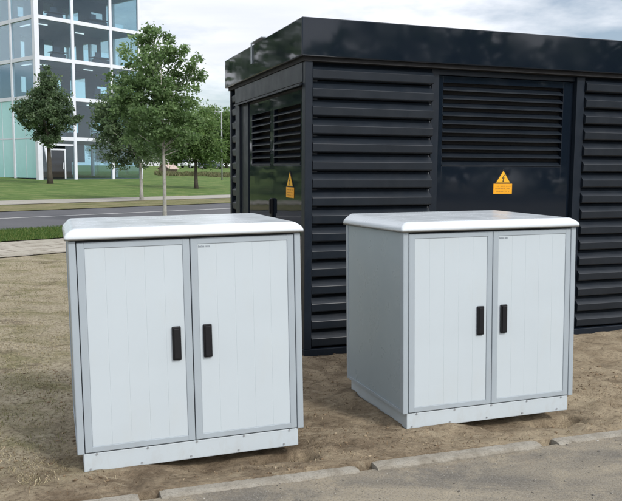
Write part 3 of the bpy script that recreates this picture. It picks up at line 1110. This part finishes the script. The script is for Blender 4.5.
def tree(label, base, top, blobs, n_clumps, per, leaf, tr, leafmat, bark, seed, group, clump_r=0.22, stake=False):
    """blobs: (x, y, z, rx, ry, rz, weight) in world space"""
    r = np.random.default_rng(seed)
    bz = float(base_z(np.array(base[0]), np.array(base[1])))
    root = empty('tree', Matrix.Translation((base[0], base[1], bz)), label, 'tree', group)
    wts = np.array([b[6] for b in blobs])
    pick = r.choice(len(blobs), n_clumps, p=wts / wts.sum())
    B = np.array([b[:6] for b in blobs])[pick]
    d = r.normal(size=(n_clumps, 3))
    d /= np.linalg.norm(d, axis=1, keepdims=True)
    rad = r.random(n_clumps) ** 0.36
    C = B[:, :3] + d * rad[:, None] * B[:, 3:6] - np.array([base[0], base[1], bz])
    # trunk and limbs
    mb = MB()
    H = top - bz
    pts, rads = [], []
    ph = r.random() * 6
    for k in range(9):
        f = k / 8
        z = -0.15 + (H * 0.86) * f
        pts.append((0.03 * H * 0.3 * math.sin(ph + f * 5) * f, 0.02 * H * 0.3 * math.cos(ph + f * 4) * f, z))
        rads.append(max(0.012, tr * (1 - 0.80 * f) * (1.35 if k == 0 else 1.0)))
    mb.tube(pts, rads, 10)
    order = r.permutation(n_clumps)[:min(n_clumps, 34)]
    for j in order:
        c = C[j]
        zlow = min(b[2] - b[5] for b in blobs) - bz
        z0 = max(zlow * 0.92, zlow + (c[2] - zlow) * r.uniform(0.1, 0.75))
        z0 = min(z0, H * 0.8)
        f = np.clip((z0 + 0.15) / (H * 0.86), 0, 1) * 8
        i0 = int(min(7, math.floor(f)))
        a = Vector(pts[i0]).lerp(Vector(pts[i0 + 1]), f - i0)
        e = Vector(c)
        m1 = a.lerp(e, 0.5) + Vector((0, 0, -0.06 * (e - a).length))
        rr = max(0.008, tr * 0.28 * (1 - 0.5 * z0 / H))
        mb.tube([a, m1, e], [rr, rr * 0.6, rr * 0.25], 6, False)
    mb.build('trunk', bark, root, True)
    # leaves round every clump
    n = n_clumps * per
    cc = np.repeat(C, per, 0)
    cr = np.repeat(clump_r * (0.6 + 0.8 * r.random(n_clumps)), per)
    off = r.normal(size=(n, 3)) * np.array([1, 1, 0.7])
    P = cc + off * cr[:, None] * 0.58
    nrm = r.normal(size=(n, 3)) * 0.75 + np.array([0, 0, 0.8])
    nrm /= np.linalg.norm(nrm, axis=1, keepdims=True)
    ax = r.normal(size=(n, 3))
    ax -= (ax * nrm).sum(1, keepdims=True) * nrm
    ax /= np.linalg.norm(ax, axis=1, keepdims=True)
    bx = np.cross(nrm, ax)
    L = (leaf * (0.65 + 0.7 * r.random(n)))[:, None]
    Wd = L * 0.30
    droop = nrm * L * 0.16
    v = np.stack([P - ax * L * 0.5, P - ax * L * 0.12 + bx * Wd - droop * 0.3, P + ax * L * 0.22 + bx * Wd * 0.9 - droop * 0.3, P + ax * L * 0.5 - droop,
                  P + ax * L * 0.22 - bx * Wd * 0.9 - droop * 0.3, P - ax * L * 0.12 - bx * Wd - droop * 0.3], 1).reshape(-1, 3)
    i = np.arange(n)[:, None] * 6
    F = np.concatenate([i + np.array([[0, 1, 2, 3]]), i + np.array([[0, 3, 4, 5]])], 0)
    t = np.clip(0.5 + 0.22 * r.normal(size=n) + np.repeat(0.16 * r.normal(size=n_clumps), per), 0, 1)
    mesh_np('crown', v, F, leafmat, root, colors=np.concatenate([t, t]))
    return root


def at(px, py, d):
    """world point seen at that photo position from d metres away"""
    v = W0 + R0 * ((px - 311) / 760.5) - U0 * ((py - 250.5) / 760.5)
    v = v * (d / v.y)
    return v.x, v.y, 1.5047 + v.z


def blob(px, py, rx, rz, d, w, ry=None):
    x, y, z = at(px, py, d)
    k = d / 760.5
    return (x, y, z, rx * k, (ry or rx) * k, rz * k, w)


TG = 'roadside trees'
tree('young broadleaf tree with slim pale trunk just behind the left cabinet, tallest in the photo', (-3.86, 20.0), at(160, 30, 20)[2],
     [blob(154, 112, 42, 46, 20, 3.6), blob(150, 68, 30, 34, 20, 1.8), blob(150, 40, 13, 12, 20, .34), blob(172, 48, 14, 14, 20, .28), blob(190, 76, 18, 18, 20, .34), blob(198, 62, 8, 6, 20, .05), blob(120, 94, 20, 22, 20, .7), blob(178, 118, 24, 34, 20, 1.2)],
     290, 72, 0.080, 0.060, LEAF, BARK, 11, TG, 0.15)
tree('broadleaf tree on the verge across the road, its pale trunk left of the slim one', (-8.02, 36.0), at(118, 78, 36)[2],
     [blob(120, 130, 28, 36, 36, 2.4), blob(138, 140, 28, 30, 36, 1.6), blob(112, 108, 18, 16, 36, .5)],
     190, 80, 0.12, 0.085, LEAFD, BARK, 12, TG, 0.27)
tree('spreading broadleaf tree on the lawn beside the kiosk edge, in front of parked cars', (at(196, 170, 52)[0], 52.0), at(196, 104, 52)[2],
     [blob(186, 136, 30, 28, 52, 2.2), blob(208, 146, 20, 20, 52, 1.2), blob(202, 116, 8, 8, 52, .12), blob(212, 122, 8, 6, 52, .1), blob(168, 148, 16, 16, 52, .6)],
     190, 90, 0.15, 0.14, LEAFL, BARKD, 13, TG, 0.42)
tree('dark compact tree with a spindle shaped crown before the glass tower entrance', (at(50, 178, 56)[0], 56.0), at(46, 64, 56)[2],
     [blob(47, 116, 25, 17, 56, 2.0), blob(48, 94, 13, 17, 56, 1.0), blob(38, 102, 12, 11, 56, .5), blob(59, 103, 12, 11, 56, .5), blob(47, 80, 9, 9, 56, .3), blob(46, 69, 5, 6, 56, .1), blob(28, 110, 13, 10, 56, .55), blob(68, 116, 12, 13, 56, .5), blob(48, 138, 13, 11, 56, .7)],
     230, 85, 0.17, 0.20, LEAFD, BARKD, 14, TG, 0.32)
far_trees = [(206, 128, 150, 20, 20), (226, 138, 140, 18, 24), (176, 140, 165, 22, 18), (140, 146, 170, 26, 15), (246, 134, 150, 24, 24), (108, 146, 175, 20, 14)]
FL = ['distant hazy tree behind the parked cars', 'distant light green tree right beside the kiosk corner behind the lamp', 'distant tree behind the pink roofed hut',
      'distant tree seen under the crowns between the trunks', 'distant tree hidden behind the kiosk corner', 'distant tree seen through the glass tower ground floor']
for i, (px, py, d, rx, rz) in enumerate(far_trees):
    x, y, z = at(px, py, d)
    gz = float(base_z(np.array(x), np.array(y)))
    k = d / 760.5
    hh = (z - gz)
    tree(FL[i], (x, y), z + rz * k, [(x, y, gz + (hh + rz * k) * 0.56, rx * k, rx * k, (hh + rz * k) * 0.46, 1)], 130, 80, 0.42, 0.25, LEAFL, BARKD, 60 + i, 'distant trees', 1.2)


# ------------------------------------------------------------------ glass tower
TWHITE = paint('white coated steel', (0.66, 0.68, 0.74), 0.4, 0.04, None, 2)
TGREY = paint('tower floor concrete', (0.14, 0.15, 0.17), 0.8, 0.1)
TDARK = paint('wall darkened for dim rooms', (0.026, 0.030, 0.040), 0.7, 0.2)  # near-black colour stands in for the dimness of the rooms
TDESK = paint('dark blue furniture', (0.03, 0.035, 0.06), 0.6, 0.2)


def glass_mat(name, tint, refl, rough=0.02):
    m, nd, lk, b = new_mat(name)
    nd.remove(b)
    tr = nd.new('ShaderNodeBsdfTransparent')
    tr.inputs['Color'].default_value = (*tint, 1)
    gl = nd.new('ShaderNodeBsdfGlossy')
    gl.inputs['Roughness'].default_value = rough
    gl.inputs['Color'].default_value = (0.88, 0.94, 1.0, 1)
    fr = nd.new('ShaderNodeFresnel')
    fr.inputs['IOR'].default_value = 1.5
    ms = nd.new('ShaderNodeMixShader')
    f = M(nd, lk, 'ADD', M(nd, lk, 'MULTIPLY', fr.outputs[0], 0.5), refl, True)
    lk.new(f, ms.inputs[0])
    lk.new(tr.outputs[0], ms.inputs[1])
    lk.new(gl.outputs[0], ms.inputs[2])
    lk.new(ms.outputs[0], nd['Material Output'].inputs['Surface'])
    return m


TGLASS = glass_mat('tinted tower glass', (0.80, 0.90, 0.92), 0.03)
FROST = paint('frosted turquoise glass', (0.38, 0.68, 0.68), 0.18, 0.03, None, 1.2, 0.6)
LAMP, nd_, lk_, b_ = new_mat('lit ceiling lamp')
b_.inputs['Emission Color'].default_value = (1.0, 1.0, 1.0, 1)
b_.inputs['Emission Strength'].default_value = 1.0
b_.inputs['Base Color'].default_value = (0.8, 0.8, 0.8, 1)

TX = Vector((0.697, 0.717, 0)).normalized()
TL = Vector((-0.80, 0.60, 0)).normalized()
TK = Vector((-23.1, 65.0, 0))
tz = 0.45
# columns: TX (right face), TL (left face), z
TM = Matrix(((TX.x, TL.x, 0, TK.x), (TX.y, TL.y, 0, TK.y), (0, 0, 1, tz), (0, 0, 0, 1)))
tower = empty('office_tower', TM, 'glass office tower with white steel grid behind the trees', 'building')
BAYX = [0.0, 3.45, 7.35, 10.5]
BAYY = [0.0, 4.0, 8.0, 12.0]
FLR = [0.0, 3.55, 7.0, 10.25, 13.6, 16.9, 20.2]
XE, YE, ZE = BAYX[-1], BAYY[-1], FLR[-1]


def tp(mb, name, m, par=tower):
    return mb.build(name, m, par)


def column(x, y, w):
    mb = MB()
    mb.box(x - w / 2, x + w / 2, y - w / 2, y + w / 2, -0.6, ZE + 0.3, 0.02)
    tp(mb, 'column', TWHITE)


column(0, 0, 0.42)
for x in BAYX[1:]:
    column(x, 0, 0.26)
    column(x, YE, 0.26)
for y in BAYY[1:]:
    column(0, y, 0.26)
for y in BAYY[1:-1]:
    column(XE, y, 0.26)
for fl, z in enumerate(FLR):
    if fl > 0:
        mb = MB()
        h = 0.16
        mb.box(0.215, XE - 0.132, -0.10, 0.10, z - h, z + h, 0.01)
        hl = 0.045 if fl == 1 else h
        mb.box(-0.10 if fl != 1 else -0.05, 0.10, 0.215, YE - 0.132, z - hl, z + hl, 0.01)
        mb.box(0.135, XE - 0.135, YE - 0.1, YE + 0.1, z - h, z + h, 0.01)
        mb.box(XE - 0.1, XE + 0.1, 0.135, YE - 0.135, z - h, z + h, 0.01)
        tp(mb, 'beam', TWHITE)
    mb = MB()
    mb.box(0.14, XE - 0.14, 0.14, YE - 0.14, z - 0.14, z + 0.10)
    tp(mb, 'roof_slab' if fl == len(FLR) - 1 else 'floor_slab', TGREY)
rt = random.Random(3)


def pane(x0, x1, y0, y1, z0, z1, m):
    mb = MB()
    mb.box(x0, x1, y0, y1, z0, z1)
    return tp(mb, 'window', m)


for fl in range(len(FLR) - 1):
    z0, z1 = FLR[fl] + 0.17, FLR[fl + 1] - 0.17
    f0, f1 = (z0, z1 + 0.12) if fl == 0 else (z0 - 0.12, z1)
    if fl == 0:
        z0 = 0.11
    for i in range(3):
        a, b = BAYX[i] + (0.22 if i == 0 else 0.135), BAYX[i + 1] - 0.135
        if not (fl == 0 and i == 0):
            pane(a, b, -0.012, 0.012, z0, z1, TGLASS)
        pane(BAYX[i] + 0.135, b, YE - 0.012, YE + 0.012, z0, z1, TGLASS)
        a, b = BAYY[i] + (0.22 if i == 0 else 0.135), BAYY[i + 1] - 0.135
        if fl <= 1:
            w = pane(-0.03, 0.03, a, b, f0, f1, FROST)
            mb = MB()
            mb.box(-0.05, 0.05, (a + b) / 2 - 0.03, (a + b) / 2 + 0.03, f0, f1)
            mb.build('mullion', TWHITE, w)
        else:
            pane(-0.012, 0.012, a, b, z0, z1, TGLASS)
        pane(XE - 0.012, XE + 0.012, BAYY[i] + 0.135, b, z0, z1, TGLASS)
    # things indoors: added dark walls, lamps, blinds, furniture
    if fl > 0:
        # added partition that darkens the panes, with openings through which the far glazing shows
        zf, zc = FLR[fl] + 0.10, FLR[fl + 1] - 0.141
        mb = MB()
        x = 0.3
        for k in range(4):
            w = rt.uniform(0.6, 1.3)
            g = rt.uniform(1.1, 1.9)
            hs, ho = zf + rt.uniform(0.2, 0.7), zf + rt.uniform(1.6, 2.5)
            mb.box(x, x + w, 4.6, 4.8, zf, zc)
            mb.box(x + w, x + w + g, 4.6, 4.8, zf, hs)
            mb.box(x + w, x + w + g, 4.6, 4.8, ho, zc)
            x += w + g
        mb.box(x, x + 0.3, 4.6, 4.8, zf, zc)
        tp(mb, 'added_partition', TDARK)
        mb = MB()
        mb.box(0.6, 2.4, 7.2, 9.4, zf, zc)
        mb.box(4.2, 5.0, 7.2, 9.4, zf, zc)
        tp(mb, 'added_dark_wall', TDARK)  # dark blocks added behind the glass to make the panes read darker
        for k in range(2):
            mb = MB()
            x = 1.3 + k * 4.6 + rt.uniform(-.2, .2)
            y = rt.choice((1.6, 2.2, 3.0))
            mb.box(x, x + 0.9, y, y + 0.12, z1 - 0.12, z1 - 0.05)
            tp(mb, 'ceiling_lamp', LAMP)
        for k in range(1):
            mb = MB()
            y = 2.6 + 3.2 * k
            mb.box(0.9, 1.06, y, y + 1.5, z1 - 0.12, z1 - 0.05)
            tp(mb, 'ceiling_lamp', LAMP)
        for k in range(2):
            mb = MB()
            x = 1.6 + 4.3 * k + rt.uniform(0, .6)
            w = rt.uniform(1.4, 2.2)
            mb.box(x, x + w, 1.0, 1.9, FLR[fl] + 0.80, FLR[fl] + 0.86)
            mb.box(x + 0.1, x + w - 0.1, 1.2, 1.7, FLR[fl] + 0.1, FLR[fl] + 0.7)
            mb.box(x + 0.3, x + 0.9, 1.35, 1.42, FLR[fl] + 0.9, FLR[fl] + 1.3)
            tp(mb, 'desk', TDESK)
# dark walls added indoors so the ground floor reads dark on the left
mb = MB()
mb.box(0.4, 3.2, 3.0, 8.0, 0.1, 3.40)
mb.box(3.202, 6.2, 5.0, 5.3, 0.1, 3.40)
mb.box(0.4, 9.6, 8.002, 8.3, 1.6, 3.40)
tp(mb, 'added_dark_wall', TDARK)
# entrance bay with white door frame
mb = MB()
mb.box(0.222, 3.31, -0.05, 0.05, 2.95, 3.10, 0.005)
mb.box(0.95, 1.07, -0.08, 0.05, 0.1, 2.55, 0.005)
mb.box(2.35, 2.47, -0.08, 0.05, 0.1, 2.55, 0.005)
mb.box(0.95, 2.47, -0.081, 0.051, 2.551, 2.68, 0.005)
tp(mb, 'door_frame', TWHITE)
mb = MB()
mb.box(1.08, 2.34, -0.03, 0.03, 0.12, 2.54)
ed = tp(mb, 'door', glass_mat('dark entrance glass', (0.12, 0.15, 0.17), 0.05))
mb = MB()
mb.box(2.18, 2.22, -0.09, -0.05, 0.9, 1.5, 0.005)
mb.build('handle', TWHITE, ed)
pane(0.222, 0.94, -0.012, 0.012, 0.11, 2.94, TGLASS)
pane(2.48, 3.31, -0.012, 0.012, 0.11, 2.94, TGLASS)
pane(0.222, 3.31, -0.012, 0.012, 3.105, 3.38, TGLASS)
mb = MB()
mb.tube([(0.25, -1.5, -0.4), (0.35, -0.2, 3.4)], 0.11, 10)
tp(mb, 'raking_column', TWHITE)


# ------------------------------------------------------------------ far things on the right of the lawn
def ground_at(x, y):
    return float(base_z(np.array(x), np.array(y)))


x, y, z = at(221.5, 112, 74)
g = ground_at(x, y)
lamp = empty('street_lamp', Matrix.Translation((x, y, g)), 'slim grey street lamp with a short side arm beside the kiosk corner', 'street lamp')
POLE = paint('galvanised pole', (0.35, 0.36, 0.37), 0.5, 0.05, None, 4, 0.5, 0, 0.3)
mb = MB()
hp = z - g
mb.tube([(0, 0, -0.3), (0, 0, hp * 0.5), (0, 0, hp)], [0.075, 0.06, 0.045], 8)
mb.build('pole', POLE, lamp, True)
mb = MB()
mb.tube([(0.02, 0, hp - 0.03), (-0.45, 0, hp + 0.04)], 0.03, 8)
mb.build('arm', POLE, lamp, True)
mb = MB()
mb.box(-0.95, -0.42, -0.11, 0.11, hp + 0.0, hp + 0.10, 0.03)
mb.build('lamp_head', POLE, lamp)

# hut with pinkish roof
x, y, z = at(168, 172, 98)
g = ground_at(x, y)
hut = empty('hut', Matrix.Translation((x, y, g)) @ Matrix.Rotation(math.radians(62), 4, 'Z') @ Matrix.Scale(0.78, 4), 'small low hut with a pale pink pitched roof behind the lawn', 'hut')
HW = paint('hut boards', (0.15, 0.115, 0.09), 0.8, 0.15)
HR = paint('pale pink roof sheet', (0.43, 0.335, 0.295), 0.8, 0.25, ((0.25, 0.20, 0.17), 0.6), 2)
hz = max(0.7, z - g + 0.5)
mb = MB()
mb.prism_x([(-1.0, -0.3), (1.0, -0.3), (1.0, hz), (0, hz + 0.75), (-1.0, hz)], -1.1, 1.1)
mb.build('wall', HW, hut)
mb = MB()
mb.prism_x([(-1.25, hz - 0.15), (0, hz + 0.80), (1.25, hz - 0.15), (1.25, hz - 0.05), (0, hz + 0.92), (-1.25, hz - 0.05)], -1.3, 1.3)
mb.build('roof', HR, hut)

# parked cars
TYRE = paint('tyre rubber', (0.015, 0.015, 0.016), 0.8)
RIM = paint('alloy rim', (0.4, 0.4, 0.42), 0.35, 0.05, None, 9, 0.5, 0, 0.8)
CGL = paint('dark car glass', (0.02, 0.025, 0.03), 0.05, 0.05)
HLP = paint('headlight lens', (0.7, 0.72, 0.75), 0.15)


def car(px, py, d, yaw, colr, label):
    x, y, z = at(px, py, d)
    g = ground_at(x, y)
    root = empty('parked_car', Matrix.Translation((x, y, g + 0.02)) @ Matrix.Rotation(yaw, 4, 'Z'), label, 'car', 'cars parked beyond the lawn')
    cm = paint('car paint ' + label[:8], colr, 0.2, 0.04, None, 2, 0.6, 0, 0.0, 0.6)
    secs = [(-2.1, 0.45, 0.78, 0.62), (-2.0, 0.32, 0.95, 0.78), (-1.2, 0.26, 0.98, 0.86), (0.0, 0.24, 0.96, 0.88), (1.0, 0.26, 0.92, 0.86), (1.8, 0.32, 0.78, 0.80), (2.1, 0.42, 0.66, 0.62)]

    def loft(rows, bev):
        mb = MB()
        rings = []
        for (sx, zb, zt, hw) in rows:
            pr = [(-hw * bev, zb), (-hw, zb + 0.12), (-hw, zt - 0.14), (-hw * bev, zt), (hw * bev, zt), (hw, zt - 0.14), (hw, zb + 0.12), (hw * bev, zb)]
            rings.append([mb.bm.verts.new((sx, a, b)) for a, b in pr])
        for q0, q1 in zip(rings, rings[1:]):
            for k in range(8):
                mb.bm.faces.new((q0[k], q0[(k + 1) % 8], q1[(k + 1) % 8], q1[k]))
        mb.bm.faces.new(rings[0])
        mb.bm.faces.new(rings[-1][::-1])
        return mb
    body = loft(secs, 0.88).build('body', cm, root, True)
    mb = MB()
    low = [(-1.75, 0.80, 0.90), (1.05, 0.80, 0.88)]
    a = [(-1.85, -0.80, 0.93), (0.95, -0.80, 0.90), (0.95, 0.80, 0.90), (-1.85, 0.80, 0.93)]
    b = [(-1.35, -0.60, 1.42), (0.15, -0.60, 1.45), (0.15, 0.60, 1.45), (-1.35, 0.60, 1.42)]
    va = [mb.bm.verts.new(p) for p in a]
    vb = [mb.bm.verts.new(p) for p in b]
    for k in range(4):
        mb.bm.faces.new((va[k], va[(k + 1) % 4], vb[(k + 1) % 4], vb[k]))
    mb.bm.faces.new(va[::-1])
    mb.bm.faces.new(vb)
    mb.build('windows', CGL, root)
    mb = MB()
    mb.box(-1.40, 0.18, -0.62, 0.62, 1.425, 1.49, 0.02)
    for sy in (-1, 1):
        mb.tube([(-0.55, sy * 0.79, 0.93), (-0.55, sy * 0.605, 1.44)], 0.04, 6)
        mb.tube([(0.93, sy * 0.79, 0.91), (0.16, sy * 0.605, 1.45)], 0.04, 6)
        mb.tube([(-1.83, sy * 0.79, 0.94), (-1.36, sy * 0.605, 1.43)], 0.05, 6)
    mb.build('roof', cm, root)
    for wx in (-1.3, 1.3):
        for sy in (-1, 1):
            mb = MB()
            mb.tube([(wx, sy * 0.70, 0.31), (wx, sy * 0.89, 0.31)], 0.31, 18)
            w = mb.build('wheel', TYRE, root)
            mb = MB()
            mb.tube([(wx, sy * 0.88, 0.31), (wx, sy * 0.897, 0.31)], 0.2, 14)
            mb.build('rim', RIM, w)
    for sy in (-1, 1):
        mb = MB()
        mb.box(1.95, 2.08, sy * 0.55 - 0.14, sy * 0.55 + 0.14, 0.60, 0.72, 0.02)
        mb.build('headlight', HLP, root)
    return root


car(211, 166, 128, math.radians(-12), (0.05, 0.065, 0.10), 'dark blue car parked beyond the lawn, nearer the kiosk')
car(191, 165, 132, math.radians(60), (0.62, 0.64, 0.66), 'pale silver car parked beyond the lawn, beside the dark blue one')


# ------------------------------------------------------------------ woods left of and behind the camera, seen as reflections in the kiosk
def belt(name, a, b, n, h, seed):
    r = np.random.default_rng(seed)
    P = []
    for k in range(n):
        f = (k + r.random() * 0.7) / n
        x, y = a[0] + (b[0] - a[0]) * f, a[1] + (b[1] - a[1]) * f + r.normal() * 1.0
        hh = h * (0.65 + 0.5 * r.random())
        m = 900
        d = r.normal(size=(m, 3))
        d /= np.linalg.norm(d, axis=1, keepdims=True)
        d *= (r.random((m, 1)) ** 0.4)
        P.append(np.array([x, y, hh * 0.52]) + d * np.array([hh * 0.30, hh * 0.30, hh * 0.50]))
    P = np.concatenate(P)
    m = len(P)
    ax = r.normal(size=(m, 3))
    bx = r.normal(size=(m, 3))
    ax *= 0.42 / np.linalg.norm(ax, axis=1, keepdims=True)
    bx *= 0.30 / np.linalg.norm(bx, axis=1, keepdims=True)
    v = np.stack([P - ax, P + bx, P + ax, P - bx], 1).reshape(-1, 3)
    return tag(mesh_np(name, v, np.arange(m * 4).reshape(m, 4), LEAFD, colors=r.random(m)), kind='stuff')


belt('wood', (-21.5, 35), (-27, 22), 7, 10, 91)
belt('wood', (26, -26), (44, 4), 12, 11, 92)
